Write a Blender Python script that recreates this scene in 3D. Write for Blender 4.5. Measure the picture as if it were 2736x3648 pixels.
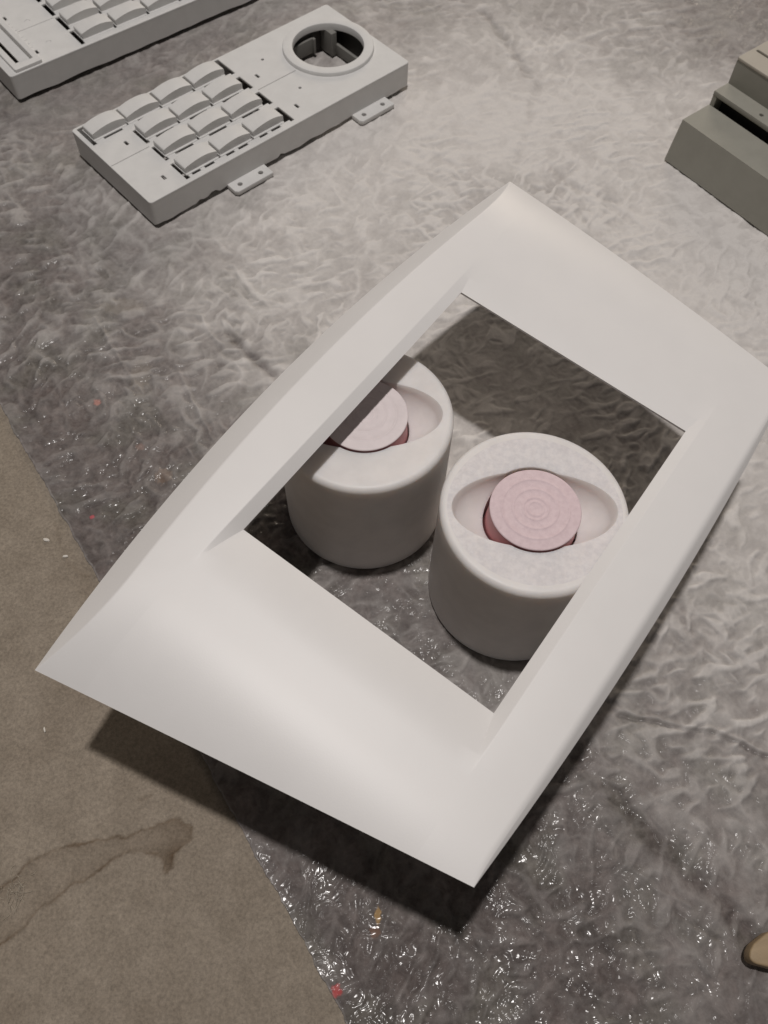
import bpy, bmesh, math, random
import numpy as np
from mathutils import Matrix, Vector
random.seed(7)
for o in list(bpy.data.objects): bpy.data.objects.remove(o)
C = bpy.context.scene.collection
scene = bpy.context.scene

# ------------------------------------------------------------------ camera
CAM_H = 0.5
pitch, roll = 1.0631, 0.0368
fw = Vector((0, math.cos(pitch), -math.sin(pitch)))
up0 = Vector((0, math.sin(pitch), math.cos(pitch)))
rt0 = Vector((1, 0, 0))
rt = rt0*math.cos(roll) + up0*math.sin(roll)
up = -rt0*math.sin(roll) + up0*math.cos(roll)
cd = bpy.data.cameras.new('camera')
cam = bpy.data.objects.new('camera', cd); C.objects.link(cam)
cam.matrix_world = Matrix(((rt.x, up.x, -fw.x, 0), (rt.y, up.y, -fw.y, 0), (rt.z, up.z, -fw.z, CAM_H), (0, 0, 0, 1)))
cd.sensor_fit = 'VERTICAL'; cd.sensor_height = 36; cd.sensor_width = 27
cd.lens = 36*3069.9/3648
cd.clip_start = 0.02; cd.clip_end = 50
cd.dof.use_dof = True; cd.dof.focus_distance = 0.47; cd.dof.aperture_fstop = 20
scene.camera = cam

# ------------------------------------------------------------------ light
w = bpy.data.worlds.new('World'); scene.world = w; w.use_nodes = True
bg = w.node_tree.nodes['Background']
bg.inputs[0].default_value = (1.0, 0.94, 0.89, 1); bg.inputs[1].default_value = 0.082
ld = bpy.data.lights.new('ceiling_bulb', 'POINT')
ld.energy = 176; ld.color = (1.0, 0.958, 0.932); ld.shadow_soft_size = 0.055
lo = bpy.data.objects.new('ceiling_bulb', ld); C.objects.link(lo); lo.location = (-0.0530, 0.37, 2.70)
# soft warm light from the lit room behind the table
la = bpy.data.lights.new('room_light', 'AREA'); la.shape = 'RECTANGLE'; la.size = 1.6; la.size_y = 0.9; la.energy = 26; la.color = (1.0, 0.86, 0.70)
ao = bpy.data.objects.new('room_light', la); C.objects.link(ao); ao.location = (0.6, 3.6, 1.15)
ao.rotation_euler = (Vector((0.05, 0.4, 0.0))-Vector(ao.location)).to_track_quat('-Z', 'Y').to_euler()
scene.view_settings.view_transform = 'Standard'; scene.view_settings.look = 'None'
scene.view_settings.exposure = 0; scene.view_settings.gamma = 1

# ------------------------------------------------------------------ helpers
def tag(o, label=None, cat=None, group=None, kind=None):
    if label: o['label'] = label
    if cat: o['category'] = cat
    if group: o['group'] = group
    if kind: o['kind'] = kind
    return o
def empty(name, loc, rz=0):
    o = bpy.data.objects.new(name, None); C.objects.link(o); o.location = loc; o.rotation_euler = (0, 0, rz)
    o.empty_display_size = 0.02
    return o
def link(name, me, mats, parent=None, loc=None):
    o = bpy.data.objects.new(name, me); C.objects.link(o)
    for m in (mats if isinstance(mats, (list, tuple)) else [mats]):
        if len(me.materials) < len(mats if isinstance(mats, (list, tuple)) else [mats]): me.materials.append(m)
    if parent: o.parent = parent
    if loc is not None: o.location = loc
    return o
def smooth(me, ang=35):
    me.polygons.foreach_set('use_smooth', [True]*len(me.polygons))
    me.set_sharp_from_angle(angle=math.radians(ang)); return me
def mesh_from(verts, faces, ang=35):
    me = bpy.data.meshes.new('m'); me.from_pydata([tuple(map(float, v)) for v in verts], [], faces); me.update()
    bm = bmesh.new(); bm.from_mesh(me); bmesh.ops.recalc_face_normals(bm, faces=bm.faces); bm.to_mesh(me); bm.free()
    return smooth(me, ang)
def bm_mesh(bm, ang=35):
    bmesh.ops.recalc_face_normals(bm, faces=bm.faces)
    me = bpy.data.meshes.new('m'); bm.to_mesh(me); bm.free(); return smooth(me, ang)
def join(meshes, ang=35):
    bm = bmesh.new()
    for m in meshes: bm.from_mesh(m)
    me = bpy.data.meshes.new('m'); bm.to_mesh(me); bm.free(); return smooth(me, ang)
def box(x0, y0, z0, x1, y1, z1, bev=0.0):
    bm = bmesh.new(); bmesh.ops.create_cube(bm, size=1)
    for v in bm.verts: v.co = Vector(((x0+x1)/2+v.co.x*(x1-x0), (y0+y1)/2+v.co.y*(y1-y0), (z0+z1)/2+v.co.z*(z1-z0)))
    if bev: bmesh.ops.bevel(bm, geom=bm.edges[:], offset=bev, segments=3, profile=0.5, affect='EDGES', clamp_overlap=True)
    return bm_mesh(bm)
def plate(outer, holes, z0, z1, bev=0.0004):
    """flat plate with holes (polygons), edges rounded"""
    cu = bpy.data.curves.new('c', 'CURVE'); cu.dimensions = '2D'; cu.fill_mode = 'BOTH'
    for poly in [outer]+holes:
        sp = cu.splines.new('POLY'); sp.points.add(len(poly)-1); sp.use_cyclic_u = True
        for p, q in zip(sp.points, poly): p.co = (q[0], q[1], 0, 1)
    cu.extrude = (z1-z0)/2-bev; cu.bevel_depth = bev; cu.bevel_resolution = 1; cu.offset = -bev
    ob = bpy.data.objects.new('c', cu); C.objects.link(ob); ob.location = (0, 0, 0)
    dg = bpy.context.evaluated_depsgraph_get(); me = bpy.data.meshes.new_from_object(ob.evaluated_get(dg))
    bpy.data.objects.remove(ob); bpy.data.curves.remove(cu)
    me.materials.clear()
    for v in me.vertices: v.co.z += (z0+z1)/2
    return smooth(me, 40)
def rrect(x0, y0, x1, y1, r=0.0, n=5):
    if r <= 0: return [(x0, y0), (x1, y0), (x1, y1), (x0, y1)]
    out = []
    for cx, cy, a0 in ((x1-r, y0+r, -90), (x1-r, y1-r, 0), (x0+r, y1-r, 90), (x0+r, y0+r, 180)):
        for i in range(n+1):
            a = math.radians(a0+90*i/n); out.append((cx+r*math.cos(a), cy+r*math.sin(a)))
    return out
def circ(cx, cy, r, n=24): return [(cx+r*math.cos(2*math.pi*i/n), cy+r*math.sin(2*math.pi*i/n)) for i in range(n)]
def lathe(prof, n=96, cx=0, cy=0, ang=35, closed=False):
    vs, fs = [], []
    for r, z in prof:
        for i in range(n):
            a = 2*math.pi*i/n; vs.append((cx+r*math.cos(a), cy+r*math.sin(a), z))
    m = len(prof)
    for j in range(m if closed else m-1):
        k = (j+1) % m
        for i in range(n):
            a, b = j*n+i, j*n+(i+1) % n; fs.append((a, b, k*n+(i+1) % n, k*n+i))
    return mesh_from(vs, fs, ang)
def prism(prof, x0, x1, bev=0.0, ang=35):
    """profile in (y,z), extruded along x"""
    bm = bmesh.new()
    a = [bm.verts.new((x0, y, z)) for y, z in prof]; b = [bm.verts.new((x1, y, z)) for y, z in prof]
    bm.faces.new(a); bm.faces.new(b[::-1]); n = len(prof)
    for i in range(n): bm.faces.new((a[i], b[i], b[(i+1) % n], a[(i+1) % n]))
    if bev: bmesh.ops.bevel(bm, geom=[e for e in bm.edges if e.calc_face_angle(0) > 0.5], offset=bev, segments=3, profile=0.5, affect='EDGES', clamp_overlap=True)
    return bm_mesh(bm, ang)

# ------------------------------------------------------------------ noise
_rng = np.random.RandomState(3)
_perm = _rng.permutation(512).astype(np.int64); _ga = _rng.rand(512)*2*np.pi
_gx, _gy = np.cos(_ga), np.sin(_ga)
def perlin(x, y):
    xi = np.floor(x).astype(np.int64); yi = np.floor(y).astype(np.int64); xf = x-xi; yf = y-yi
    u = xf**3*(xf*(6*xf-15)+10); v = yf**3*(yf*(6*yf-15)+10)
    def g(i, j):
        h = _perm[(_perm[i & 511]+j) & 511]; return _gx[h], _gy[h]
    def d(i, j):
        gx, gy = g(xi+i, yi+j); return gx*(xf-i)+gy*(yf-j)
    a = d(0, 0)*(1-u)+d(1, 0)*u; b = d(0, 1)*(1-u)+d(1, 1)*u
    return (a*(1-v)+b*v)*1.5
def fbm(x, y, o=3):
    s = 0; a = 1.0
    for i in range(o): s = s+a*perlin(x*2**i+17.3*i, y*2**i+9.1*i); a *= .5
    return s
def seg_dist(x, y, pts):
    best = np.full(x.shape, 9.0); side = np.zeros(x.shape)
    for (ax, ay), (bx, by) in zip(pts[:-1], pts[1:]):
        dx, dy = bx-ax, by-ay; l2 = dx*dx+dy*dy
        t = np.clip(((x-ax)*dx+(y-ay)*dy)/l2, 0, 1)
        ex, ey = x-(ax+dx*t), y-(ay+dy*t); d = np.hypot(ex, ey); s = np.sign(dx*ey-dy*ex)
        side = np.where(d < best, s, side); best = np.minimum(best, d)
    return best, side
def sstep(a, b, x):
    t = np.clip((x-a)/(b-a), 0, 1); return t*t*(3-2*t)

# ------------------------------------------------------------------ materials
def mat(name):
    m = bpy.data.materials.new(name); m.use_nodes = True
    nt = m.node_tree; return m, nt, nt.nodes['Principled BSDF']
def nd(nt, t, **k):
    n = nt.nodes.new(t)
    for a, b in k.items():
        if a.startswith('i_'): n.inputs[int(a[2:]) if a[2:].isdigit() else a[2:].replace('_', ' ')].default_value = b
        else: setattr(n, a, b)
    return n
def paint(name, col, rough, var=0.04, scale=60, bump=0.02, bscale=900, spec=0.5, col2=None, detail=3, rv=0.05):
    """painted / printed plastic: slightly uneven tone and fine grain"""
    m, nt, bs = mat(name); L = nt.links
    tc = nd(nt, 'ShaderNodeTexCoord')
    n1 = nd(nt, 'ShaderNodeTexNoise', i_Scale=scale, i_Detail=detail, i_Roughness=0.6); L.new(tc.outputs['Object'], n1.inputs['Vector'])
    mx = nd(nt, 'ShaderNodeMix', data_type='RGBA')
    c2 = col2 or tuple(c*(1-var*2.2) for c in col)
    mx.inputs[6].default_value = (*c2, 1); mx.inputs[7].default_value = (*col, 1)
    r = nd(nt, 'ShaderNodeMapRange', i_1=0.35, i_2=0.62); L.new(n1.outputs['Fac'], r.inputs[0]); L.new(r.outputs[0], mx.inputs[0])
    L.new(mx.outputs[2], bs.inputs['Base Color'])
    n2 = nd(nt, 'ShaderNodeTexNoise', i_Scale=bscale, i_Detail=2.0); L.new(tc.outputs['Object'], n2.inputs['Vector'])
    b = nd(nt, 'ShaderNodeBump', i_Strength=bump, i_Distance=0.001); L.new(n2.outputs['Fac'], b.inputs['Height']); L.new(b.outputs[0], bs.inputs['Normal'])
    rr = nd(nt, 'ShaderNodeMapRange', i_1=0.3, i_2=0.7, i_3=rough-rv, i_4=rough+rv); L.new(n1.outputs['Fac'], rr.inputs[0]); L.new(rr.outputs[0], bs.inputs['Roughness'])
    bs.inputs['Specular IOR Level'].default_value = spec
    return m
M_white = paint('satin_white_paint', (0.745, 0.725, 0.712), 0.44, var=0.010, rv=0.006, scale=25, bump=0.035, bscale=1400)
M_knob = paint('white_plastic', (0.78, 0.745, 0.725), 0.5, var=0.03, scale=70, bump=0.05, bscale=1200)
M_dust = paint('dusty_white_plastic', (0.76, 0.725, 0.72), 0.65, var=0.07, scale=300, bump=0.12, bscale=900, col2=(0.66, 0.63, 0.635), detail=8)
M_pink = paint('chalky_pink_plastic', (0.715, 0.572, 0.592), 0.7, scale=300, bump=0.15, bscale=1500, col2=(0.64, 0.50, 0.522), detail=7)
M_pale = paint('pale_pink_plastic', (0.77, 0.685, 0.685), 0.6, var=0.03, scale=120, bump=0.08, bscale=1200)
M_red = paint('deep_pink_plastic', (0.50, 0.20, 0.21), 0.5, var=0.05)
M_grey = paint('warm_grey_primer', (0.645, 0.638, 0.625), 0.62, var=0.02, scale=90, bump=0.05, bscale=1500, spec=0.35)
M_green = paint('drab_grey_primer', (0.30, 0.29, 0.25), 0.62, var=0.03, scale=60, bump=0.05, bscale=1200, spec=0.35)
M_tan = paint('tan_top', (0.43, 0.395, 0.335), 0.65, var=0.03, scale=50, bump=0.04, spec=0.3)  # tan tone, lighter and warmer than the block's other tiers
M_mid = paint('shaded_grey_plastic', (0.20, 0.195, 0.18), 0.6)  # grey darkened in colour for the shade inside the round opening
M_dark = paint('dark_hollow_shade', (0.05, 0.047, 0.042), 0.7, var=0.05)  # near-black colour stands in for shade in seams, slots and hollows
M_chip = paint('white_paint_flake', (0.66, 0.62, 0.56), 0.6)
for _m in (M_knob, M_dust):
    _b = _m.node_tree.nodes['Principled BSDF']; _b.inputs['Subsurface Weight'].default_value = 0.7
    _b.inputs['Subsurface Radius'].default_value = (1.0, 0.9, 0.8); _b.inputs['Subsurface Scale'].default_value = 0.011
M_lint = paint('pale_fibre', (0.40, 0.35, 0.28), 0.7)

def wood():
    m, nt, bs = mat('tan_wood'); L = nt.links
    tc = nd(nt, 'ShaderNodeTexCoord'); mp = nd(nt, 'ShaderNodeMapping'); mp.inputs['Scale'].default_value = (30, 400, 60)
    L.new(tc.outputs['Object'], mp.inputs['Vector'])
    n = nd(nt, 'ShaderNodeTexNoise', i_Scale=1.0, i_Detail=4.0); L.new(mp.outputs[0], n.inputs['Vector'])
    mx = nd(nt, 'ShaderNodeMix', data_type='RGBA'); mx.inputs[6].default_value = (0.24, 0.17, 0.095, 1); mx.inputs[7].default_value = (0.36, 0.265, 0.155, 1)
    L.new(n.outputs['Fac'], mx.inputs[0]); L.new(mx.outputs[2], bs.inputs['Base Color']); bs.inputs['Roughness'].default_value = 0.6
    return m
M_wood = wood()

def cardboard_mat():
    m, nt, bs = mat('grey_board'); L = nt.links
    tc = nd(nt, 'ShaderNodeTexCoord')
    n1 = nd(nt, 'ShaderNodeTexNoise', i_Scale=55, i_Detail=8.0, i_Roughness=0.7); L.new(tc.outputs['Object'], n1.inputs['Vector'])
    n2 = nd(nt, 'ShaderNodeTexNoise', i_Scale=560, i_Detail=4.0, i_Roughness=0.75); L.new(tc.outputs['Object'], n2.inputs['Vector'])
    mp = nd(nt, 'ShaderNodeMapping'); mp.inputs['Scale'].default_value = (900, 220, 1); mp.inputs['Rotation'].default_value = (0, 0, 0.5); L.new(tc.outputs['Object'], mp.inputs['Vector'])
    n3 = nd(nt, 'ShaderNodeTexNoise', i_Scale=1.0, i_Detail=2.0); L.new(mp.outputs[0], n3.inputs['Vector'])
    cr = nd(nt, 'ShaderNodeValToRGB'); L.new(n1.outputs['Fac'], cr.inputs[0])
    cr.color_ramp.elements[0].position = 0.25; cr.color_ramp.elements[0].color = (0.205, 0.170, 0.132, 1)
    cr.color_ramp.elements[1].position = 0.75; cr.color_ramp.elements[1].color = (0.295, 0.250, 0.200, 1)
    mx = nd(nt, 'ShaderNodeMix', data_type='RGBA', blend_type='OVERLAY'); mx.inputs[0].default_value = 0.65
    L.new(cr.outputs[0], mx.inputs[6]); L.new(n2.outputs['Fac'], mx.inputs[7])
    # pale fibres
    r3 = nd(nt, 'ShaderNodeMapRange', i_1=0.66, i_2=0.76, i_3=0.0, i_4=0.45); L.new(n3.outputs['Fac'], r3.inputs[0])
    m3 = nd(nt, 'ShaderNodeMix', data_type='RGBA'); L.new(r3.outputs[0], m3.inputs[0]); L.new(mx.outputs[2], m3.inputs[6]); m3.inputs[7].default_value = (0.36, 0.31, 0.25, 1)
    # dark flecks
    v = nd(nt, 'ShaderNodeTexVoronoi', i_Scale=70); L.new(tc.outputs['Object'], v.inputs['Vector'])
    rv = nd(nt, 'ShaderNodeMapRange', i_1=0.035, i_2=0.06, i_3=1.0, i_4=0.0); L.new(v.outputs['Distance'], rv.inputs[0])
    hs = nd(nt, 'ShaderNodeSeparateColor'); L.new(v.outputs['Color'], hs.inputs[0])
    th = nd(nt, 'ShaderNodeMath', operation='GREATER_THAN', i_1=0.90); L.new(hs.outputs[0], th.inputs[0])
    mu = nd(nt, 'ShaderNodeMath', operation='MULTIPLY'); L.new(rv.outputs[0], mu.inputs[0]); L.new(th.outputs[0], mu.inputs[1])
    m4 = nd(nt, 'ShaderNodeMix', data_type='RGBA'); L.new(mu.outputs[0], m4.inputs[0]); L.new(m3.outputs[2], m4.inputs[6]); m4.inputs[7].default_value = (0.04, 0.03, 0.022, 1)
    # damp stain
    at = nd(nt, 'ShaderNodeAttribute', attribute_name='stain')
    m5 = nd(nt, 'ShaderNodeMix', data_type='RGBA', blend_type='MULTIPLY'); L.new(at.outputs['Fac'], m5.inputs[0]); L.new(m4.outputs[2], m5.inputs[6]); m5.inputs[7].default_value = (0.42, 0.34, 0.27, 1)
    L.new(m5.outputs[2], bs.inputs['Base Color'])
    bs.inputs['Roughness'].default_value = 0.8; bs.inputs['Specular IOR Level'].default_value = 0.2
    b = nd(nt, 'ShaderNodeBump', i_Strength=0.35, i_Distance=0.0006); L.new(n2.outputs['Fac'], b.inputs['Height']); L.new(b.outputs[0], bs.inputs['Normal'])
    return m
M_board = cardboard_mat()

def felt_mat():
    m, nt, bs = mat('film_backed_felt'); L = nt.links
    tc = nd(nt, 'ShaderNodeTexCoord')
    sp = nd(nt, 'ShaderNodeAttribute', attribute_name='spray')
    st = nd(nt, 'ShaderNodeAttribute', attribute_name='tint')
    # mixed recycled fibres below the film
    n1 = nd(nt, 'ShaderNodeTexNoise', i_Scale=90, i_Detail=6.0, i_Roughness=0.6, i_Distortion=1.0); L.new(tc.outputs['Object'], n1.inputs['Vector'])
    cr = nd(nt, 'ShaderNodeValToRGB'); L.new(n1.outputs['Fac'], cr.inputs[0]); e = cr.color_ramp.elements
    e[0].position = 0.28; e[0].color = (0.060, 0.050, 0.046, 1); e[1].position = 0.74; e[1].color = (0.182, 0.160, 0.147, 1)
    k = e.new(0.5); k.color = (0.104, 0.089, 0.081, 1)
    n5 = nd(nt, 'ShaderNodeTexNoise', i_Scale=24, i_Detail=4.0); L.new(tc.outputs['Object'], n5.inputs['Vector'])
    hue = nd(nt, 'ShaderNodeValToRGB'); L.new(n5.outputs['Fac'], hue.inputs[0]); e = hue.color_ramp.elements
    e[0].position = 0.35; e[0].color = (1.0, 0.93, 0.94, 1); e[1].position = 0.62; e[1].color = (0.93, 0.95, 0.90, 1)
    k = e.new(0.5); k.color = (0.96, 0.93, 0.95, 1)
    mh = nd(nt, 'ShaderNodeMix', data_type='RGBA', blend_type='MULTIPLY'); mh.inputs[0].default_value = 1; L.new(cr.outputs[0], mh.inputs[6]); L.new(hue.outputs[0], mh.inputs[7])
    # coloured fibres and old stains
    tn = nd(nt, 'ShaderNodeMix', data_type='RGBA'); L.new(st.outputs['Alpha'], tn.inputs[0]); L.new(mh.outputs[2], tn.inputs[6]); L.new(st.outputs['Color'], tn.inputs[7])
    # white overspray
    n2 = nd(nt, 'ShaderNodeTexNoise', i_Scale=420, i_Detail=4.0, i_Roughness=0.65); L.new(tc.outputs['Object'], n2.inputs['Vector'])
    ad = nd(nt, 'ShaderNodeMath', operation='MULTIPLY_ADD', i_1=0.20, i_2=-0.10); L.new(n2.outputs['Fac'], ad.inputs[0])
    a2 = nd(nt, 'ShaderNodeMath', operation='ADD', use_clamp=True); L.new(sp.outputs['Fac'], a2.inputs[0]); L.new(ad.outputs[0], a2.inputs[1])
    mx = nd(nt, 'ShaderNodeMix', data_type='RGBA'); L.new(a2.outputs[0], mx.inputs[0]); L.new(tn.outputs[2], mx.inputs[6]); mx.inputs[7].default_value = (0.655, 0.625, 0.60, 1)
    L.new(mx.outputs[2], bs.inputs['Base Color'])
    bs.inputs['Roughness'].default_value = 0.75; bs.inputs['Specular IOR Level'].default_value = 0.25
    nb = nd(nt, 'ShaderNodeTexNoise', i_Scale=700, i_Detail=3.0, i_Roughness=0.6); L.new(tc.outputs['Object'], nb.inputs['Vector'])
    b1 = nd(nt, 'ShaderNodeBump', i_Strength=0.15, i_Distance=0.0008); L.new(nb.outputs['Fac'], b1.inputs['Height']); L.new(b1.outputs[0], bs.inputs['Normal'])
    # crinkled plastic film on top, dulled where paint dust lies
    cw = nd(nt, 'ShaderNodeMapRange', i_1=0.06, i_2=0.46, i_3=0.46, i_4=0.0); L.new(sp.outputs['Fac'], cw.inputs[0])
    nm = nd(nt, 'ShaderNodeTexNoise', i_Scale=48, i_Detail=3.0); L.new(tc.outputs['Object'], nm.inputs['Vector'])
    rm = nd(nt, 'ShaderNodeMapRange', i_1=0.44, i_2=0.60, i_3=0.04, i_4=1.0); L.new(nm.outputs['Fac'], rm.inputs[0])
    mm = nd(nt, 'ShaderNodeMath', operation='MULTIPLY'); L.new(cw.outputs[0], mm.inputs[0]); L.new(rm.outputs[0], mm.inputs[1]); L.new(mm.outputs[0], bs.inputs['Coat Weight'])
    bs.inputs['Coat Roughness'].default_value = 0.17; bs.inputs['Coat IOR'].default_value = 1.5
    nc = nd(nt, 'ShaderNodeTexNoise', i_Scale=100, i_Detail=2.0, i_Roughness=0.5, i_Distortion=1.6); L.new(tc.outputs['Object'], nc.inputs['Vector'])
    b2 = nd(nt, 'ShaderNodeBump', i_Strength=1.0, i_Distance=0.0014); L.new(nc.outputs['Fac'], b2.inputs['Height']); L.new(b2.outputs[0], bs.inputs['Coat Normal'])
    return m
M_felt = felt_mat()

# ------------------------------------------------------------------ ground: grey board
def ramp(*segs):
    out = []
    for a, b, st in segs: out += list(np.arange(a, b-1e-9, st))
    out.append(segs[-1][1]); return np.array(out)
def grid_mesh(X, Y, Z):
    n, m = X.shape; me = bpy.data.meshes.new('m'); nv = n*m
    me.vertices.add(nv); me.vertices.foreach_set('co', np.stack([X, Y, Z], -1).astype(np.float32).ravel())
    i, j = np.meshgrid(np.arange(n-1), np.arange(m-1), indexing='ij'); a = (i*m+j).ravel()
    q = np.stack([a, a+m, a+m+1, a+1], -1).astype(np.int32); nf = len(q)
    me.loops.add(nf*4); me.loops.foreach_set('vertex_index', q.ravel())
    me.polygons.add(nf); me.polygons.foreach_set('loop_start', np.arange(0, nf*4, 4, dtype=np.int32))
    me.polygons.foreach_set('use_smooth', np.ones(nf, bool)); me.update(calc_edges=True); return me
xs = ramp((-1.6, -0.45, 0.1), (-0.45, -0.3, 0.01), (-0.3, 0.02, 0.0012), (0.02, 0.2, 0.01), (0.2, 1.8, 0.1))
ys = ramp((-0.9, -0.1, 0.1), (-0.1, -0.05, 0.01), (-0.05, 0.4, 0.0012), (0.4, 0.5, 0.01), (0.5, 2.2, 0.1))
X, Y = np.meshgrid(xs, ys, indexing='ij')
Zb = -0.0024+0.00025*fbm(X*25, Y*25, 2)
Qb = (X+0.010)*0.816+(Y+0.015)*0.578
Zb = Zb-0.002*sstep(0.006, 0.03, Qb)
me = grid_mesh(X, Y, Zb)
STAIN = [(-0.215, 0.020), (-0.1962, 0.0416), (-0.191, 0.0468), (-0.1834, 0.0561), (-0.1685, 0.0628), (-0.1495, 0.0671), (-0.1344, 0.0698), (-0.122, 0.0749), (-0.1082, 0.0797), (-0.0997, 0.0757), (-0.0984, 0.0705), (-0.1038, 0.0651), (-0.1077, 0.0618), (-0.1069, 0.0567), (-0.1101, 0.0525), (-0.1125, 0.0576), (-0.1176, 0.062), (-0.1287, 0.0627), (-0.1351, 0.0614), (-0.1428, 0.0555), (-0.1503, 0.0492), (-0.1591, 0.0443), (-0.1663, 0.0377), (-0.1729, 0.0335), (-0.1774, 0.03), (-0.1807, 0.0217), (-0.1898, 0.0158), (-0.215, 0.005)]
wx = X+0.0012*fbm(X*160, Y*160, 3); wy = Y+0.0012*fbm(X*160+50, Y*160+9, 3)
d, _ = seg_dist(wx, wy, STAIN)
ins = np.zeros(X.shape, bool)
for (ax, ay), (bx, by) in zip(STAIN, STAIN[1:]+STAIN[:1]):
    c = ((ay > wy) != (by > wy)) & (wx < (bx-ax)*(wy-ay)/(by-ay+1e-12)+ax); ins ^= c
edge = np.exp(-(d/0.0009)**2)*(0.55+0.45*np.clip(0.5+fbm(X*60, Y*60+3, 2), 0, 1))
fill = np.where(ins, 0.10+0.06*np.clip(fbm(X*40, Y*40, 2), -1, 1)+0.22*np.exp(-d/0.004)+0.30*sstep(-0.135, -0.105, X), 0)
blob = np.exp(-(((X+0.108)/0.005)**2+((Y-0.060)/0.006)**2))*0.35
d2, _ = seg_dist(wx, wy, [(-0.215, 0.262), (-0.209, 0.246), (-0.2, 0.232), (-0.186, 0.224)])
arc = np.exp(-(d2/0.0008)**2)*0.22
d3, _ = seg_dist(wx, wy, [(-0.131, 0.0895), (-0.1245, 0.0925)])
sc = np.exp(-(d3/0.0012)**2)*0.3
cloud = np.clip(fbm(X*14+3, Y*14, 3)-0.25, 0, 1)*0.35
stain = np.clip(np.maximum(edge*0.95, fill)+blob*ins+arc+sc+cloud, 0, 1)
a = me.attributes.new('stain', 'FLOAT', 'POINT'); a.data.foreach_set('value', stain.astype(np.float32).ravel())
o = link('cardboard_surface', me, M_board); tag(o, 'grey brown cardboard surface with a dark water stain', kind='structure')

# ------------------------------------------------------------------ felt sheet
E0 = np.array([-0.010, -0.015]); PD = np.array([-0.578, 0.816]); QD = np.array([0.816, 0.578])
ps = ramp((-1.0, -0.25, 0.05), (-0.25, -0.15, 0.01), (-0.15, 0.48, 0.0008), (0.48, 0.95, 0.0014), (0.95, 1.05, 0.01), (1.05, 1.9, 0.05))
qs = np.concatenate([[0.0, 0.0001], ramp((0.0007, 0.37, 0.0008), (0.37, 0.86, 0.0014), (0.86, 0.95, 0.01), (0.95, 1.6, 0.05))])
P, Q = np.meshgrid(ps, qs, indexing='ij')
jit = 0.0011*fbm(P*45, P*0+3.3, 3)+0.0004*fbm(P*400, P*0+8.3, 2)+0.004*perlin(P*3.1, P*0+1.7)
Qe = Q+jit*np.exp(-Q/0.01)
X = E0[0]+PD[0]*P+QD[0]*Qe; Y = E0[1]+PD[1]*P+QD[1]*Qe
SPRAY = [(-0.304, 0.635, .28), (-0.286, 0.474, .15), (-0.233, 0.476, .25), (-0.164, 0.5, .42), (-0.185, 0.41, .22), (-0.14, 0.457, .55), (-0.09, 0.484, .8), (-0.114, 0.543, .75), (-0.078, 0.561, .85), (-0.136, 0.569, .62), (-0.239, 0.345, .08), (-0.168, 0.309, .1), (-0.129, 0.37, .3), (-0.108, 0.331, .2), (-0.095, 0.392, .6), (-0.144, 0.257, .07), (-0.186, 0.238, .05), (0.017, 0.653, .92), (0.057, 0.686, .95), (0.098, 0.657, 1), (0.059, 0.788, .75), (0.014, 0.83, .5), (0.147, 0.794, .8), (0.236, 0.799, .6), (0.308, 0.833, .35), (0.355, 0.866, .3), (0.266, 0.698, .8), (0.174, 0.603, .88), (0.115, 0.588, .72), (0.204, 0.523, .95), (0.271, 0.477, .95), (0.182, 0.693, .95), (0.151, 0.846, .55), (0.245, 0.327, .8), (0.245, 0.256, .72), (0.213, 0.222, .62), (0.194, 0.191, .5), (0.162, 0.16, .38), (0.217, 0.162, .5), (0.155, 0.106, .28), (0.193, 0.095, .32), (0.127, 0.08, .14), (0.098, 0.033, .06), (0.025, 0.009, .04), (0.172, 0.036, .18), (0.191, 0.004, .12), (0.062, 0.043, .06), (0.12, 0.002, .06), (0.041, 0.471, .8), (0.089, 0.423, .55), (0.152, 0.362, .5), (0.066, 0.347, .75), (-0.007, 0.22, .2), (0.023, 0.184, .16), (0.065, 0.162, .3), (-0.07, 0.267, .05), (-0.194, 0.704, .3), (-0.16, 0.775, .3), (-0.099, 0.83, .4), (-0.24, 0.728, .25), (-0.052, 0.579, .9), (-0.016, 0.44, .8), (-0.059, 0.152, .05), (-0.359, 0.695, .2)]
num = np.zeros(X.shape); den = np.full(X.shape, 1e-9)
xw = X+0.012*fbm(X*22, Y*22, 2); yw = Y+0.012*fbm(X*22+31, Y*22+7, 2)
for sx, sy, sv in SPRAY:
    g = 1/(((xw-sx)**2+(yw-sy)**2)/0.0009+0.25)**2
    num += g*sv; den += g
base = num/den
# wrinkles of the film: warped ridges, patches of different direction
wx = X+0.0028*fbm(X*48, Y*48, 2); wy = Y+0.0028*fbm(X*48+11, Y*48+5, 2)
def ridged(x, y): return 1-np.abs(perlin(x, y))*1.9
def worms(th, f1, f2, off):
    c_, s_ = math.cos(th), math.sin(th)
    a_ = perlin((wx*c_+wy*s_)*f1+off, (-wx*s_+wy*c_)*f2+off*.7)
    b_ = perlin((wx*c_+wy*s_)*f1*1.9+off*2.1, (-wx*s_+wy*c_)*f2*1.8+off)
    return sstep(0.05, 0.62, a_+0.32*b_+0.06)           # short elongated folds
o1 = sstep(-0.15, 0.25, perlin(X*11+4, Y*11+2)); o2 = sstep(-0.1, 0.3, perlin(X*13+14, Y*13+9))
r1 = np.maximum(worms(1.15, 52, 150, 3.1)*o1, worms(0.30, 52, 145, 9.4)*(1-o1))
r1 = np.maximum(r1, worms(2.3, 56, 140, 17.7)*o2*0.8)
rr = np.clip(1-np.abs(perlin(wx*34+3, wy*30+8))*5, 0, 1)*sstep(-.1, .3, perlin(X*30, Y*30+4))   # a few thin long ridges
r1 = np.maximum(r1, rr*0.8)
r1 = np.clip(r1, 0, 1.15)
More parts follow.
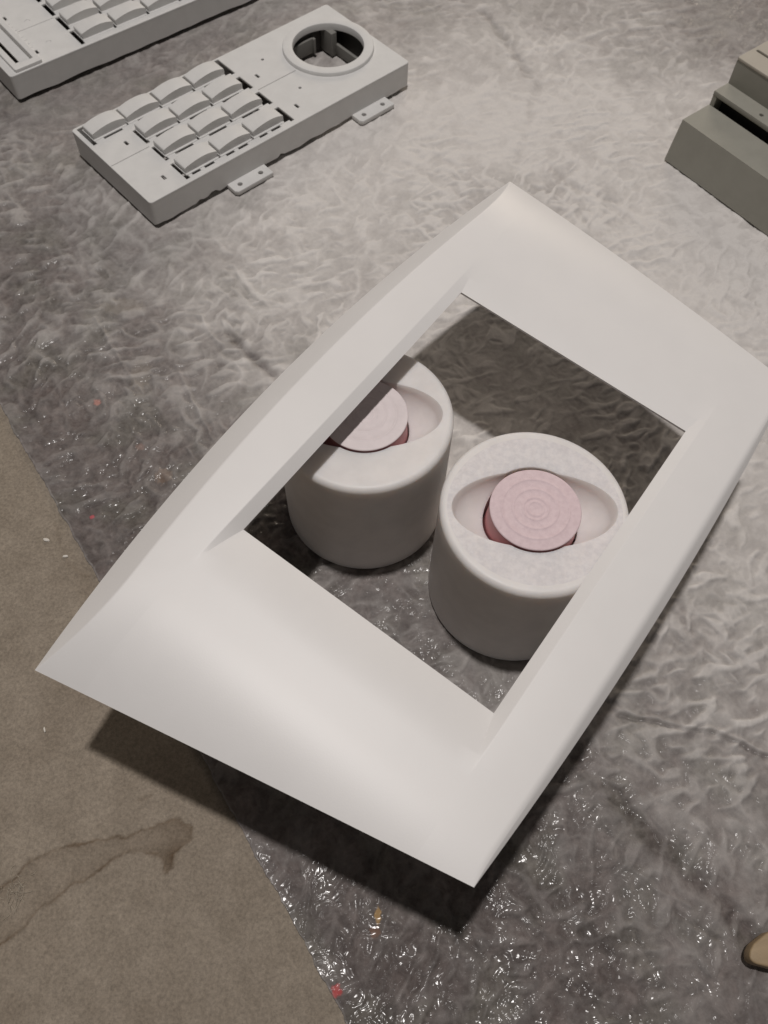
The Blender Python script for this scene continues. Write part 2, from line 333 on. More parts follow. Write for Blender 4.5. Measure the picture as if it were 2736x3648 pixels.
def worley(x, y):
    xi = np.floor(x).astype(np.int64); yi = np.floor(y).astype(np.int64); d1 = np.full(x.shape, 9.); d2 = d1.copy()
    for i in (-1, 0, 1):
        for j in (-1, 0, 1):
            h_ = _perm[(_perm[(xi+i) & 511]+yi+j) & 511]; k_ = _perm[(h_+77) & 511]
            d_ = np.hypot(xi+i+h_/512.-x, yi+j+k_/512.-y)
            d2 = np.minimum(d2, np.maximum(d_, d1)); d1 = np.minimum(d1, d_)
    return d1, d2
w1, w2 = worley((wx*0.8+wy*0.6)*70+5, (-wx*0.6+wy*0.8)*125+9)
r2 = np.clip(1-(w2-w1)*2.6, 0, 1)*0.30+0.15*w1+0.55*np.clip(ridged(wx*150+40, wy*115+13), 0, 1)**1.3            # creased facets of crumpled film

r3 = fbm(X*420, Y*420, 2)
amp = 0.8+0.45*np.clip(fbm(X*9+5, Y*9, 2), -1, 1)
soft = sstep(0.45, 0.75, Y)                       # flatter towards the far side
relief = amp*((r1-0.35)*1.0+(r2-0.32)*0.50)*(1-0.40*soft)+0.03*r3
H = 0.00165*relief+0.0007*fbm(X*9, Y*9, 2)
CRE = [([(-0.1211, 0.4267), (-0.0998, 0.4036), (-0.0808, 0.3859)], -0.0022, 0.0030), ([(-0.1449, 0.4423), (-0.1337, 0.4244), (-0.1223, 0.4153)], 0.0012, 0.0018),
       ([(0.1187, 0.12), (0.1397, 0.0975), (0.1539, 0.0805), (0.1909, 0.0459), (0.2081, 0.0234)], -0.0022, 0.0055), ([(0.1429, 0.1501), (0.1739, 0.1444), (0.2026, 0.1398), (0.2275, 0.1283)], 0.0011, 0.0013),
       ([(0.1420, 0.1475), (0.1739, 0.1420), (0.2026, 0.1372), (0.2275, 0.1258)], -0.0010, 0.0013),
       ([(0.1636, 0.0412), (0.1851, 0.0292)], -0.0012, 0.0012), ([(0.1380, 0.0640), (0.1600, 0.0500), (0.1720, 0.0450)], 0.0009, 0.0013), ([(0.0796, 0.846), (0.1004, 0.803), (0.1193, 0.7487)], -0.0016, 0.004),
       ([(-0.2231, 0.4369), (-0.202, 0.4052), (-0.1793, 0.3735)], 0.0011, 0.0016), ([(-0.1521, 0.3872), (-0.1295, 0.3463), (-0.119, 0.3309)], 0.0011, 0.0014), ([(-0.0321, 0.0521), (-0.0334, 0.0366), (-0.0342, 0.0237)], 0.0009, 0.0009),
       ([(0.100, 0.780), (0.160, 0.800), (0.205, 0.828)], 0.0008, 0.0030), ([(0.060, 0.690), (0.085, 0.730), (0.105, 0.770)], 0.0008, 0.0035), ([(0.030, 0.660), (0.060, 0.700), (0.085, 0.735)], 0.0008, 0.003), ([(0.118, 0.742), (0.165, 0.748)], 0.0007, 0.003), ([(0.130, 0.63), (0.150, 0.60), (0.185, 0.585)], -0.0009, 0.003),
       ([(0.100, 0.62), (0.112, 0.66), (0.119, 0.70), (0.13, 0.745)], -0.0010, 0.003)]
crs = np.zeros(X.shape)
for pts, hh, wd in CRE:
    d, _ = seg_dist(X+0.0016*fbm(X*80, Y*80, 2), Y+0.0016*fbm(X*80+9, Y*80, 2), pts)
    H += hh*np.exp(-(d/wd)**2); crs += (hh/0.0022)*np.exp(-(d/(wd*1.1))**2)
H = H-0.0009
H = np.clip(H, -0.0030, 0.0014)
flat = np.exp(-Q/0.006)
H = H*(1-flat)+(-0.0006+0.0003*fbm(P*60, P*0+2.2, 2))*flat
H[:, 0] = -0.0036
spray = base*1.04+(relief-0.02)*(0.10+0.9*np.clip(base*(1.25-base)*2.3, 0, 1))*0.43
spray += 0.10*fbm(X*70+7, Y*70, 3)*np.clip(base*2, 0, 1)
spray += 0.30*crs*np.clip(base*2.5, 0.15, 1)
spray = np.clip(spray, 0, 1)*0.96
spray[:, :3] = np.maximum(spray[:, :3], 0.12+0.14*np.clip(fbm(P[:, :3]*160, P[:, :3]*0+6, 2)+.4, 0, 1))
me = grid_mesh(X, Y, H)
a = me.attributes.new('spray', 'FLOAT', 'POINT'); a.data.foreach_set('value', spray.astype(np.float32).ravel())
tint = np.zeros(X.shape+(4,), np.float32)
def spot(x, y, r, col, al, rx=1.0, ry=1.0):
    d = np.hypot((X-x)/rx, (Y-y)/ry)+0.35*r*fbm(X*500, Y*500, 2)
    f = al*sstep(r*1.15, r*0.75, d)
    tint[..., :3] = tint[..., :3]*(1-(f > 0)[..., None])+np.array(col)*(f > 0)[..., None]; tint[..., 3] = np.maximum(tint[..., 3], f)
spot(-0.0150, -0.0005, 0.0030, (0.42, 0.05, 0.05), 0.95)
spot(-0.2066, 0.3594, 0.0026, (0.45, 0.18, 0.14), 0.75); spot(-0.1919, 0.2669, 0.0016, (0.45, 0.07, 0.09), 0.9)
spot(-0.1695, 0.3229, 0.0030, (0.26, 0.15, 0.12), 0.5)
spot(0.0046, 0.0352, 0.0042, (0.40, 0.24, 0.08), 0.75, 0.4, 1.0); spot(0.0034, 0.0270, 0.003, (0.20, 0.10, 0.06), 0.6)
spot(-0.150, 0.300, 0.006, (0.20, 0.13, 0.09), 0.5); spot(-0.180, 0.385, 0.012, (0.19, 0.155, 0.12), 0.45, 0.6, 1.4); spot(-0.205, 0.45, 0.012, (0.18, 0.15, 0.11), 0.4, 1.5, 0.7)
a = me.attributes.new('tint', 'FLOAT_COLOR', 'POINT'); a.data.foreach_set('color', tint.ravel())
o = link('drop_cloth', me, M_felt); tag(o, 'grey wrinkled felt drop cloth with plastic film, dusted with white paint', 'drop cloth')

# ------------------------------------------------------------------ white bezel frame resting on the two knobs
F = dict(x=.0465, y=.2394, z=.0936, yaw=.9713, pit=-.0038, rol=.0789, a=.1884, w0=.1092, b=.0202, c=-.0044, H=.0218, pA=.1458, pD=.1463, k=.9124, oA=.0982, oD=.0983, vo=.0758, uTA=.1295, uTD=.1309, vT=.0819, bR=-.0136, kR=.8776, skA=-.0219, skD=.0222, KA=.0792, KD=.0696, woA=.0166, woD=.0197)
def frame_mesh():
    f = F; a = f['a']
    def hu(u):
        p, K = (f['pA'], f['KA']) if u < 0 else (f['pD'], f['KD'])
        return f['H']-K*100*max(abs(u)-p, 0)**2.2
    wL = lambda s: f['w0']+f['b']*(1-s*s); wR = lambda s: f['w0']+(f['b']+f['bR'])*(1-s*s)
    sk = lambda s, sg: sg*(-s*f['skA'] if s < 0 else s*f['skD'])
    woA = f['woA']; woD = f['woD']
    def outer(sg, s):
        ub = s*a+sk(s, sg); hA = hu(-a+sk(-1, sg)); hD = hu(a+sk(1, sg))
        wb = hA*(1-s)/2+hD*(1+s)/2+f['c']*(1-s*s); ww = wL(s) if sg > 0 else wR(s); h = hu(ub)
        wb = min(wb, h); kk = f['k'] if sg > 0 else f['kR']
        return (ub, sg*ww, wb), (ub, sg*(ww-kk*(h-wb)), h)
    def fillet(pts, dist, n=4):
        out = [pts[0]]
        for i in range(1, len(pts)-1):
            p = np.array(pts[i]); A = np.array(pts[i-1]); B = np.array(pts[i+1])
            la, lb = np.linalg.norm(A-p), np.linalg.norm(B-p); t = dist[i]
            p0 = p+(A-p)*(min(t, .45*la)/max(la, 1e-9)); p1 = p+(B-p)*(min(t, .45*lb)/max(lb, 1e-9))
            for k in range(n+1):
                q = k/n; out.append(tuple((1-q)**2*p0+2*q*(1-q)*p+q*q*p1))
        out.append(pts[-1]); return out
    def uinner(sd, r, v):
        if sd == 0: return r
        oo = f['oA'] if sd < 0 else f['oD']; k = f['skA'] if sd < 0 else f['skD']
        return sd*(oo+r*(a-oo))+r*r*v/f['w0']*k
    def drop(u):
        sd = -1 if u < 0 else 1; oo, uT = (f['oA'], f['uTA']) if u < 0 else (f['oD'], f['uTD'])
        tau = min(1, max(0, 1-(abs(u)-oo)/(uT-oo))); t0 = .9
        g = (tau*tau/(2*t0) if tau < t0 else tau-t0/2)/(1-t0/2)
        return tau, g*(hu(sd*oo)-(woA if sd < 0 else woD))
    def half(sg, s, sd, r):
        o_, rid = outer(sg, s)
        uT = uinner(sd, r, sg*f['vT']); bt = (uT, sg*f['vT'], hu(uT))
        if sd == 0:
            t = (r+f['oA'])/(f['oA']+f['oD']); bb = (r, sg*f['vo'], woA+(woD-woA)*t)
        else:
            tau, _ = drop(uT); vb = sg*(f['vT']+(f['vo']-f['vT'])*tau); ub = uinner(sd, r, vb)
            bb = (ub, vb, hu(ub)-drop(ub)[1])
        return fillet([o_, rid, bt, bb], [0, .0010 if sg > 0 else .0026, .0005, 0])
    NE = 46; NM = 40
    def end_row(sd, r):
        oo = f['oA'] if sd < 0 else f['oD']; s = sd*(oo+r*(a-oo))/a
        Lp = half(1, s, sd, r); Rp = half(-1, s, sd, r); mid = []
        v0, v1 = Lp[-1][1], Rp[-1][1]
        for k in range(1, 16):
            v = v0+(v1-v0)*k/16; u = uinner(sd, r, v); mid.append((u, v, hu(u)-drop(u)[1]))
        return Lp, mid, Rp
    def mem_row(u): return half(1, u/a, 0, u), half(-1, u/a, 0, u)
    verts = []; faces = []
    def add(p): verts.append(p); return len(verts)-1
    prev = None
    rs = [1-i/NE for i in range(NE+1)]
    full_rows_A = [end_row(-1, r) for r in rs]; mem = [mem_row(-f['oA']+(f['oA']+f['oD'])*i/NM) for i in range(1, NM)]
    full_rows_D = [end_row(1, r) for r in rs[::-1]]
    def ids(Lp, mid, Rp): return [add(p) for p in Lp], [add(p) for p in mid], [add(p) for p in Rp]
    RA = [ids(*r) for r in full_rows_A]; RM = [ids(l, [], r) for l, r in mem]; RD = [ids(*r) for r in full_rows_D]
    def strip(a_, b_):
        for i in range(len(a_)-1): faces.append((a_[i], a_[i+1], b_[i+1], b_[i]))
    for rows_ in (RA, RD):
        for A_, B_ in zip(rows_[:-1], rows_[1:]):
            strip(A_[0]+A_[1]+A_[2][::-1], B_[0]+B_[1]+B_[2][::-1])
    allm = [RA[-1]]+RM+[RD[0]]
    for A_, B_ in zip(allm[:-1], allm[1:]):
        strip(A_[0], B_[0]); strip(A_[2][::-1], B_[2][::-1])
    bm = bmesh.new(); bv = [bm.verts.new(v) for v in verts]
    for fc in faces:
        try: bm.faces.new([bv[i] for i in fc])
        except ValueError: pass
    bmesh.ops.remove_doubles(bm, verts=bm.verts, dist=1e-6)
    bmesh.ops.dissolve_degenerate(bm, dist=1e-7, edges=bm.edges)
    bmesh.ops.recalc_face_normals(bm, faces=bm.faces)
    if sum(fc.normal.z*fc.calc_area() for fc in bm.faces) < 0: bmesh.ops.reverse_faces(bm, faces=bm.faces)
    me = bpy.data.meshes.new('m'); bm.to_mesh(me); bm.free(); return me
cy, sy, cp, sp_, cr_, sr_ = math.cos(F['yaw']), math.sin(F['yaw']), math.cos(F['pit']), math.sin(F['pit']), math.cos(F['rol']), math.sin(F['rol'])
R = Matrix(((cy, -sy, 0), (sy, cy, 0), (0, 0, 1))) @ Matrix(((cp, 0, -sp_), (0, 1, 0), (sp_, 0, cp))) @ Matrix(((1, 0, 0), (0, cr_, -sr_), (0, sr_, cr_)))
MW = R.to_4x4(); MW.translation = Vector((F['x'], F['y'], F['z']))
shell = frame_mesh()
tmp = bpy.data.objects.new('t', shell); C.objects.link(tmp)
so = tmp.modifiers.new('s', 'SOLIDIFY'); so.thickness = 0.0016; so.offset = -1; so.use_even_offset = True; so.thickness_clamp = 1
dg = bpy.context.evaluated_depsgraph_get(); dg.update(); shell2 = bpy.data.meshes.new_from_object(tmp.evaluated_get(dg)); bpy.data.objects.remove(tmp)
# stiffening ribs under the side members: they stand on the knobs
inv = MW.inverted(); KTOP = 0.1000
ribs = []
for sgn, v0, v1 in ((1, 0.0885, 0.0905), (-1, 0.0815, 0.0835)):
    rb = box(-0.07, min(sgn*v0, sgn*v1), -0.02, 0.07, max(sgn*v0, sgn*v1), 0.0095)
    for v in rb.vertices:
        if v.co.z < 0:
            wp = MW @ Vector((v.co.x, v.co.y, 0)); v.co.z = (KTOP-wp.z)/MW[2][2]
    ribs.append(rb)
fm = join([shell2]+ribs, 13)
fo = link('bezel_frame', fm, M_white); fo.matrix_world = MW
tag(fo, 'large white curved bezel frame with a rectangular opening, resting on two white knobs', 'bezel')

# ------------------------------------------------------------------ knobs
KR, KH = 0.0511, 0.0987
def knob_body():
    n = 192; RB = 0.0262; ea, eb = 0.872*KR, 0.455*KR; DEP = 0.38*KR; FL = 0.0036
    rings = []
    def ring(fn): rings.append([fn(2*math.pi*i/n) for i in range(n)])
    pol = lambda r, z: (lambda t: (r*math.cos(t), r*math.sin(t), z))
    def hole(t): return max(RB, 1/math.sqrt((math.cos(t)/ea)**2+(math.sin(t)/eb)**2))
    for r, z in ((0.012, 0.0), (KR-0.0015, 0.0), (KR-0.0004, 0.0004), (KR, 0.0016)): ring(pol(r, z))
    for k in range(1, 8): ring(pol(KR, 0.0016+(KH-FL-0.0016)*k/7))
    for k in range(1, 9):
        a = math.pi/2*k/8; ring(pol(KR-FL+FL*math.cos(a), KH-FL+FL*math.sin(a)))
    for k in range(1, 9):
        q = k/9; ring(lambda t: ((KR-FL)*(1-q)+(hole(t)+0.0005)*q, t))
        rings[-1] = [(r*math.cos(t), r*math.sin(t), KH) for r, t in rings[-1]]
    i_edge = len(rings)
    ring(lambda t: ((hole(t)+0.0002)*math.cos(t), (hole(t)+0.0002)*math.sin(t), KH-0.00005))
    nb = 16
    for k in range(0, nb+1):
        q = k/nb
        def fn(t):
            r0 = hole(t); r = r0+(RB-r0)*q**0.8
            e = (r*math.cos(t)/ea)**2+(r*math.sin(t)/eb)**2
            z = KH-0.0003-DEP*math.sqrt(max(0, 1-e))**0.9
            return (r*math.cos(t), r*math.sin(t), z)
        ring(fn)
    ring(lambda t: (RB*math.cos(t)*.999, RB*math.sin(t)*.999, KH-0.032))
    ring(lambda t: (0.004*math.cos(t), 0.004*math.sin(t), KH-0.032))
    vs = [p for rg in rings for p in rg]; fs = []; mi = []
    for j in range(len(rings)-1):
        for i in range(n):
            fs.append((j*n+i, j*n+(i+1) % n, (j+1)*n+(i+1) % n, (j+1)*n+i)); mi.append(1 if 19 <= j < i_edge else 0)
    me = bpy.data.meshes.new('m'); me.from_pydata(vs, [], fs); me.update()
    me.polygons.foreach_set('material_index', mi)
    return smooth(me, 40)
def button_mesh():
    r = 0.0247; prof = [(0.0002, 0.0)]
    def bump(rr, wd, h): return [(rr+wd*q, h*0.5*(1+math.cos(math.pi*q))) for q in (-1, -.7, -.4, 0, .4, .7, 1)]
    for q in (0.172, 0.275, 0.49, 0.735): prof += bump(q*r, 0.00115, 0.00040)
    for k in range(0, 6):
        a = math.pi/2*k/5; prof.append((r-0.0007+0.0007*math.sin(a), -0.0007+0.0007*math.cos(a)))
    top = len(prof)
    prof += [(r-0.0004, -0.004), (r-0.0002, -0.012), (r+0.0010, -0.024), (r+0.0012, -0.0285)]
    n = 128; vs = []; fs = []; mi = []
    for a, z in prof:
        for i in range(n):
            t = 2*math.pi*i/n; vs.append((a*math.cos(t), a*math.sin(t), z))
    for j in range(len(prof)-1):
        for i in range(n):
            fs.append((j*n+i, (j+1)*n+i, (j+1)*n+(i+1) % n, j*n+(i+1) % n)); mi.append(0 if j < top-1 else 1)
    me = bpy.data.meshes.new('m'); me.from_pydata(vs, [], fs); me.update(); me.polygons.foreach_set('material_index', mi)
    return smooth(me, 40)
kb = knob_body(); bt = button_mesh()
def knob(loc, rz, topm, pinkm, label, tilt):
    k = empty('knob', loc, rz)
    b = bpy.data.objects.new('knob_body', kb.copy()); C.objects.link(b); b.parent = k; b.data.materials.append(M_knob); b.data.materials.append(topm)
    u = bpy.data.objects.new('button', bt.copy()); C.objects.link(u); u.parent = k; u.data.materials.append(pinkm); u.data.materials.append(M_red)
    u.location = (0.0002, -0.0006, KH+0.0009); u.rotation_euler = (math.radians(tilt), 0, 0)
    tag(k, label, 'knob', 'two white knobs inside the bezel frame')
knob((0.08076, 0.22872, 0), 0.02, M_dust, M_pink, 'white cylindrical knob with dusty grey top and chalky pink ringed button, standing nearest the front', 0.4)
knob((-0.01314, 0.28653, 0), 0.06, M_knob, M_pale, 'cleaner white knob with pale pink button, half hidden and shaded by the frame', 0.0)

# ------------------------------------------------------------------ keyboard parts shared by the two grey panels
def key_mesh(L):
    """arched key cap on a thin skirt; origin at its left front corner, plate level z=0"""
    n = 16; prof = []
    for i in range(n+1):
        q = i/n; h = 0.0044+0.0026*(1-((q-0.58)/0.58)**2) if q < 0.58 else 0.0070-0.0025*((q-0.58)/0.42)**2
        prof.append((q*(L-0.0020)+0.0008, h))
    bm = bmesh.new(); y0, y1 = 0.0019, 0.0172
    poly = [(prof[0][0], -0.0014)]+prof+[(prof[-1][0], -0.0014)]
    a = [bm.verts.new((x, y0, z)) for x, z in poly]; b = [bm.verts.new((x, y1, z)) for x, z in poly]
    bm.faces.new(a); bm.faces.new(b[::-1]); m = len(poly)
    for i in range(m): bm.faces.new((a[i], b[i], b[(i+1) % m], a[(i+1) % m]))
    ed = [e for e in bm.edges if e.calc_face_angle(0) > 0.7 and max(v.co.z for v in e.verts) > 0]
    fr = [e for e in ed if all(abs(v.co.y-y0) < 1e-6 for v in e.verts)]
    bmesh.ops.bevel(bm, geom=fr, offset=0.0024, segments=5, profile=0.5, affect='EDGES', clamp_overlap=True)
    ed = [e for e in bm.edges if e.calc_face_angle(0) > 0.7 and min(v.co.z for v in e.verts) > 0.0005 and max(v.co.y for v in e.verts) > y0+.003]
    bmesh.ops.bevel(bm, geom=ed, offset=0.0005, segments=2, profile=0.5, affect='EDGES', clamp_overlap=True)
    return bm_mesh(bm, 40)
KL = 0.0338
KEY = key_mesh(KL); KEY.materials.append(M_grey)
SKIRT = box(0.0003, 0.0, -0.0022, KL-0.0014, 0.0190, -0.0004, 0.0003); SKIRT.materials.append(M_grey)
def add_key(parent, x, y, z):
    k = bpy.data.objects.new('key', KEY); C.objects.link(k); k.parent = parent; k.location = (x, y, z)
    s = bpy.data.objects.new('key_skirt', SKIRT); C.objects.link(s); s.parent = k
    return k
def well(x0, x1, f, b, keys, dashes):
    """outline of a key row opening with a notched front edge"""
    yt = f+0.0036; pts = [(x0, f), (x0+0.0034, f), (x0+0.0034, yt)]
    for kx in keys:
        for d0, d1 in dashes: pts += [(kx+d0, yt), (kx+d0, f+0.0012), (kx+d1, f+0.0012), (kx+d1, yt)]
    pts += [(x1-0.0035, yt), (x1-0.0035, f+0.0012), (x1, f+0.0012), (x1, b), (x0, b)]
    return pts
def walls(x0, y0, x1, y1, z1, t, zb, r=0.003):
    """four walls with slightly ragged lower edge"""
    def loop(xa, ya, xb, yb, rr):
        pts = rrect(xa, ya, xb, yb, rr, 4); out = []
        for p, q in zip(pts, pts[1:]+pts[:1]):
            d = math.hypot(q[0]-p[0], q[1]-p[1]); m = max(1, int(d/0.004))
            for i in range(m): out.append((p[0]+(q[0]-p[0])*i/m, p[1]+(q[1]-p[1])*i/m))
        return out
    O = loop(x0, y0, x1, y1, r); n = len(O)
    cx, cy_ = (x0+x1)/2, (y0+y1)/2
    I = [(min(max(p[0], x0+t), x1-t), min(max(p[1], y0+t), y1-t)) for p in O]
    vs = []; fs = []
    for i in range(n):
        zl = zb(O[i][0], O[i][1]); vs += [(*O[i], z1), (*O[i], zl), (*I[i], zl), (*I[i], z1)]
    for i in range(n):
        j = (i+1) % n
        for k in range(3): fs.append((4*i+k, 4*i+k+1, 4*j+k+1, 4*j+k))
    return mesh_from(vs, fs, 50)

# ---- keypad with round opening
KX, KY, KTH, KLn, KWd, KHt = -0.1915, 0.5320, 0.7632, 0.2762, 0.1149, 0.0252
pad = empty('keypad', (KX, KY, 0), KTH)
tag(pad, 'grey keypad panel with thirteen arched keys and a round opening at its far end', 'keypad')
cols = [0.0070, 0.0405, 0.0745, 0.1087]
rowf = [0.0044, 0.0334, 0.0606, 0.0866]; rowb = [0.0273, 0.0540, 0.0813, 0.1128]
D1 = [(0.0085, 0.0262)]; D2 = [(0.0045, 0.0125), (0.0168, 0.0262)]
holes = [well(0.0380, 0.149, rowf[i], rowb[i], cols[1:], D2 if i == 0 else D1) for i in range(3)]
holes.append(well(0.0040, 0.149, rowf[3], rowb[3], cols, D1))
for u, v in ((.0258, .072), (.0253, .0182), (.1612, .0719), (.1618, .0181)):
    holes.append(rrect(u-0.0012, v-0.0027, u+0.0012, v+0.0027, 0.0004, 2))
holes += [circ(.1790, .0873, .0013, 14), circ(.1793, .0352, .0013, 14), circ(0.2340, 0.0621, 0.0325, 72)]
holes += [rrect(0.0012, 0.0560, 0.0372, 0.0565), rrect(0.1502, 0.0560, 0.1915, 0.0565)]
top = plate(rrect(0, 0, KLn, KWd, 0.003), holes, KHt-0.0024, KHt, 0.0005)
def zb_pad(x, y):
    if y < 0.001: return 0.0030+0.0012*float(perlin(np.array([x*90.]), np.array([1.7]))[0]) + (0.0022 if (0.043 < x < 0.047 or 0.055 < x < 0.060 or 0.127 < x < 0.131) else 0)
    return 0.0024
wl = walls(0, 0, KLn, KWd, KHt-0.0016, 0.0024, zb_pad)
feet = [box(x, y, 0.0002, x+.006, y+.006, KHt-.002) for x in (.012, KLn-.02) for y in (.012, KWd-.012)]
link('case', join([top, wl]+feet, 40), M_grey, pad)
link('seam_shade_strip', box(0.0014, 0.0556, KHt-0.0040, 0.0370, 0.0569, KHt-0.0026), M_dark, pad)  # dark strip below the groove, painting the shade in it
link('seam_shade_strip', box(0.1504, 0.0556, KHt-0.0040, 0.1913, 0.0569, KHt-0.0026), M_dark, pad)
for i in range(4):
    for c in (cols if i == 3 else cols[1:]): add_key(pad, c, rowf[i]+0.0042, KHt)
# raised rim round the opening
c0 = (0.2340, 0.0621)
prof = [(0.0320, KHt-0.0030), (0.0320, KHt+0.0026), (0.0323, KHt+0.0031), (0.0328, KHt+0.0033), (0.0398, KHt+0.0033), (0.0405, KHt+0.0031), (0.0409, KHt+0.0025), (0.0412, KHt-0.0002), (0.0412, KHt-0.0030)]
link('rim_ring', lathe(prof, 112, *c0, ang=35, closed=True), M_grey, pad)
# innards seen through the opening
inn = [box(0.2000, 0.0925, 0.0030, 0.2420, 0.0950, 0.0170, .0006), box(0.2400, 0.0905, 0.0030, 0.2425, 0.0950, 0.0170, .0006), box(0.2000, 0.0880, 0.0030, 0.2025, 0.0950, 0.0170, .0006),
       box(0.2520, 0.0790, 0.0010, 0.2580, 0.0950, 0.0225, .0004), box(0.2570, 0.0400, 0.0010, 0.2600, 0.0800, 0.0110, .0005)]
link('inner_bracket', join(inn), M_mid, pad)
hull = [box(0.1985, 0.0960, 0.0008, 0.2735, 0.0975, 0.0226), box(0.2690, 0.020, 0.0008, 0.2705, 0.0960, 0.0226), box(0.1930, 0.020, 0.0008, 0.1945, 0.0975, 0.0226)]
link('inner_wall', join(hull), M_dark, pad)
# mounting tabs
def tab(u0, u1):
    me = plate([(u0, 0.0005), (u0, -0.0105), (u0+0.0022, -0.0130), (u1-0.0006, -0.0130), (u1, -0.0122), (u1, 0.0005)], [circ(u0+0.0085, -0.0062, 0.0021, 18), circ(u1-0.0085, -0.0062, 0.0021, 18)], 0.0004, 0.0044, 0.0005)
    return link('mounting_tab', me, M_grey, pad)
tab(0.0712, 0.1098); tab(0.2082, 0.2472)

# ---- larger console, mostly outside the frame
con = empty('console', (-0.3375, 0.6815, 0), math.radians(40.8))
tag(con, 'larger grey keyboard console with a raised slider track, cut off by the top left corner', 'console')
CH = 0.0247; CL, CW = 0.52, 0.21
ccol = [0.0758+0.0344*i for i in range(8)]
crf = [0.0040, 0.0309, 0.0578, 0.0848]; crb = [0.0274, 0.0538, 0.0794, 0.107]; ncol = [8, 8, 6, 4]
holes = [well(0.0720, ccol[ncol[i]-1]+KL+0.004, crf[i], crb[i], [], D1) for i in range(4)]
for u, v in ((.0353, .0188), (.0358, .0805)): holes.append(rrect(u-0.0011, v-0.0030, u+0.0011, v+0.0030, 0.0004, 2))
holes += [rrect(0.0352, 0.0547, 0.0710, 0.0552), rrect(0.0115, 0.0085, 0.0275, 0.1180, 0.001, 3)]
top = plate(rrect(0, 0, CL, CW, 0.003), holes, CH-0.0024, CH, 0.0005)
wl = walls(0, 0, CL, CW, CH-0.0016, 0.0024, lambda x, y: 0.0032+0.0012*float(perlin(np.array([x*40.]), np.array([4.7]))[0]) if y < .001 else 0.0026)
feet = [box(x, y, 0.0002, x+.006, y+.006, CH-.002) for x in (.012, CL-.02) for y in (.012, CW-.012)]
link('case', join([top, wl]+feet, 40), M_grey, con)
link('seam_shade_strip', box(0.0354, 0.0543, CH-0.0040, 0.0708, 0.0556, CH-0.0026), M_dark, con)
for i in range(4):
    for j in range(ncol[i]): add_key(con, ccol[j], crf[i]+0.0042, CH)
sl = plate(rrect(0.0065, 0.0015, 0.0325, 0.125, 0.0018, 4), [rrect(0.0118, 0.0088, 0.0272, 0.1177, 0.0008, 3)], CH-0.0030, CH+0.0030, 0.0006)
slo = link('slider_track', sl, M_grey, con)
fl = plate(rrect(0.0100, 0.0075, 0.0290, 0.119), [rrect(0.0140, 0.0120, 0.0176, 0.112, 0.0008, 3)], CH-0.0056, CH-0.0034, 0.0003)
link('slider_bed', fl, M_grey, slo)
tk = [box(0.0338, 0.0205+0.0062*i, CH-0.0005, 0.0338+(0.0030 if i % 3 == 0 else 0.0018), 0.0211+0.0062*i, CH+0.0003) for i in range(10)]
link('tick_marks', join(tk), M_grey, con)
def arc_mark(u, v):
    return join([box(u+0.0022*math.cos(t)-.0004, v+0.0016*math.sin(t)-.0004, CH-.0005, u+0.0022*math.cos(t)+.0004, v+0.0016*math.sin(t)+.0004, CH+.0003) for t in np.linspace(-0.6, 2.6, 6)])
link('raised_mark', arc_mark(.0507, .0256), M_grey, con); link('raised_mark', arc_mark(.0503, .065), M_grey, con)

# ------------------------------------------------------------------ stepped grey block at the right edge
blk = empty('stepped_block', (0.23136, 0.63723, 0), math.radians(-50.3))
tag(blk, 'dark grey stepped block with a black slot, cut off by the right edge', 'stepped block')
BL = 0.26
link('lower_tier', prism([(0, 0.0006), (0.0063, 0.037), (0.0390, 0.037), (0.0390, 0.0006)], 0, BL, 0.0008), M_green, blk)
link('slot_cheek', box(0.0002, 0.0392, 0.0006, 0.0042, 0.0556, 0.0456), M_green, blk)
link('slot_back', box(0.0044, 0.0500, 0.0006, BL-0.002, 0.0550, 0.0454), M_dark, blk)
link('middle_shelf', plate(rrect(0, 0.0390, BL, 0.0560), [circ(0.0442, 0.0461, 0.0017, 18)], 0.0456, 0.0500, 0.0005), M_green, blk)
link('screw_hole_shade', box(0.0415, 0.0434, 0.0440, 0.0469, 0.0488, 0.0455), M_dark, blk)  # dark block under the hole, its colour standing for the shade inside
link('upper_tier', prism([(0.0560, 0.0008), (0.0560, 0.0702), (0.120, 0.0702), (0.120, 0.0008)], 0.0, BL, 0.0), M_green, blk)
link('top_plate', plate(rrect(-0.0002, 0.0556, BL, 0.1205, 0.001, 3), [rrect(0.0030, 0.0740, BL-0.02, 0.0768, 0.0012, 4)], 0.0704, 0.0728, 0.0005), M_tan, blk)

# ------------------------------------------------------------------ wooden stick end at the bottom right
def stick():
    tip = [(0.0, 0.0)]
    outl = [(0.0020, -0.0028), (0.0110, -0.0068), (0.0800, -0.0110), (0.0800, 0.0110), (0.0132, 0.0098), (0.0040, 0.0062), (0.0010, 0.0034), (-0.0004, 0.0006), (0.0002, -0.0014)]
    bm = bmesh.new(); a = [bm.verts.new((x, y, 0.0035)) for x, y in outl]; b = [bm.verts.new((x, y, 0.0125)) for x, y in outl]
    bm.faces.new(a); bm.faces.new(b); n = len(outl)
    for i in range(n): bm.faces.new((a[i], a[(i+1) % n], b[(i+1) % n], b[i]))
    bmesh.ops.recalc_face_normals(bm, faces=bm.faces)
    bmesh.ops.bevel(bm, geom=[e for e in bm.edges if e.calc_face_angle(0) > 0.2], offset=0.0022, segments=4, profile=0.5, affect='EDGES', clamp_overlap=True)
    ft = box(0.045, -0.008, 0.0, 0.075, 0.008, 0.006, 0.001)
    return join([bm_mesh(bm, 60), ft], 60)
so_ = link('wooden_stick', stick(), M_wood); so_.location = (0.1938, 0.0205, 0); so_.rotation_euler = (0, 0, 0.22)
tag(so_, 'rounded end of a tan wooden stick poking in at the bottom right corner', 'stick')

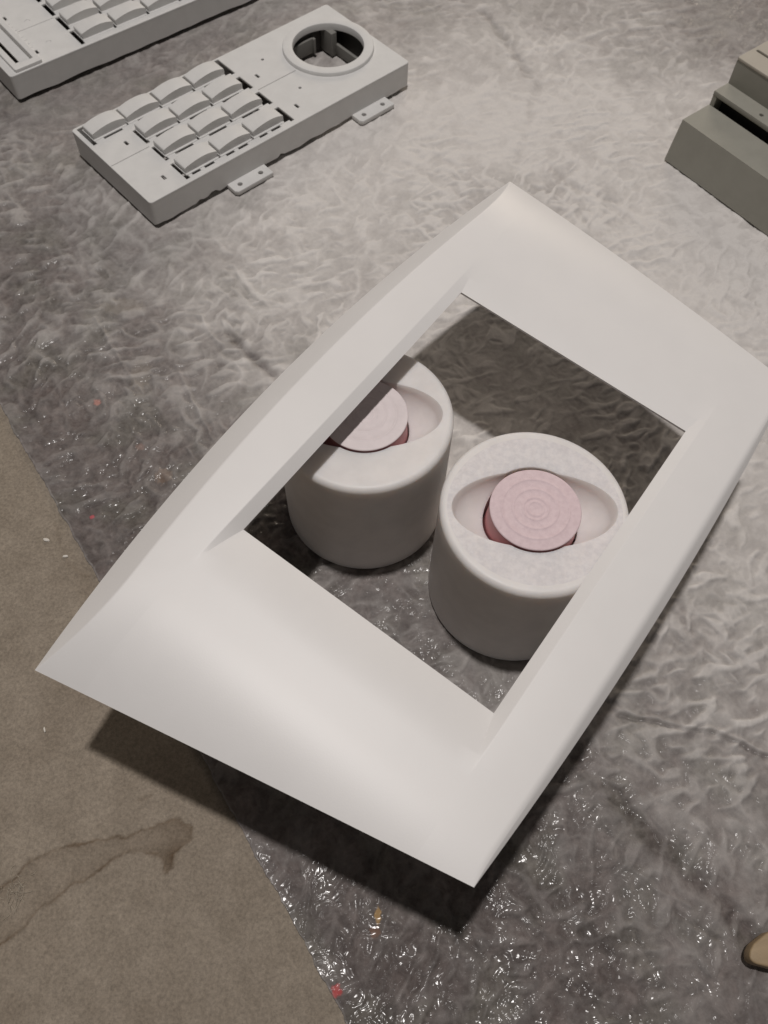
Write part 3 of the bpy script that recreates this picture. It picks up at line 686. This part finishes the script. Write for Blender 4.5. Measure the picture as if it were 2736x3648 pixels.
# ------------------------------------------------------------------ crumbs, lint
def chip_mesh(seed, sx, sy, sz):
    rg = random.Random(seed); bm = bmesh.new(); bmesh.ops.create_icosphere(bm, subdivisions=2, radius=1)
    for v in bm.verts:
        f = 0.8+0.4*rg.random(); v.co = Vector((v.co.x*sx*f, v.co.y*sy*f, v.co.z*sz*f+sz*0.8))
    return bm_mesh(bm, 60)
for i, (x, y, sx, sy, lab) in enumerate(((-0.2185, 0.2492, .0022, .0012, 'white paint crumb on the cardboard, the upper left one of two beside the felt edge'), (-0.2039, 0.2380, .0018, .0011, 'white paint crumb on the cardboard, the lower right one of two beside the felt edge'), (-0.1922, 0.1265, .0006, .0019, 'thin white paint sliver on the cardboard left of the frame shadow'))):
    o = link('paint_crumb', chip_mesh(i, sx, sy, .0007), M_chip); o.location = (x, y, -0.0024); o.rotation_euler = (0, 0, 0.3*i-0.2); tag(o, lab, 'crumb', 'white paint crumbs on the cardboard')
def fibre_bm(bm, p, L, rg, r=0.00011):
    a = rg.random()*math.pi*2; pts = []; x, y, z = p
    for i in range(6):
        pts.append(Vector((x, y, z+0.0006*math.sin(i/5*math.pi)*rg.random()))); a += rg.uniform(-.7, .7); x += math.cos(a)*L/5; y += math.sin(a)*L/5
    ringv = []
    for i, q in enumerate(pts):
        d = (pts[min(i+1, 5)]-pts[max(i-1, 0)]).normalized(); s = d.cross(Vector((0, 0, 1))).normalized(); u = s.cross(d)
        ringv.append([bm.verts.new(q+s*r*math.cos(t)+u*r*math.sin(t)) for t in (0, 2.1, 4.2)])
    for A, B in zip(ringv[:-1], ringv[1:]):
        for i in range(3): bm.faces.new((A[i], A[(i+1) % 3], B[(i+1) % 3], B[i]))
rg = random.Random(4); bm = bmesh.new()
for i in range(60): fibre_bm(bm, (-0.189+rg.gauss(0, .0035), 0.040+rg.gauss(0, .0062), -0.0021), rg.uniform(.002, .0045), rg)
o = link('torn_paper_fibres', bm_mesh(bm, 60), M_lint); tag(o, 'pale torn paper fibres lifting from the cardboard at the left edge', 'fibres', kind='stuff')
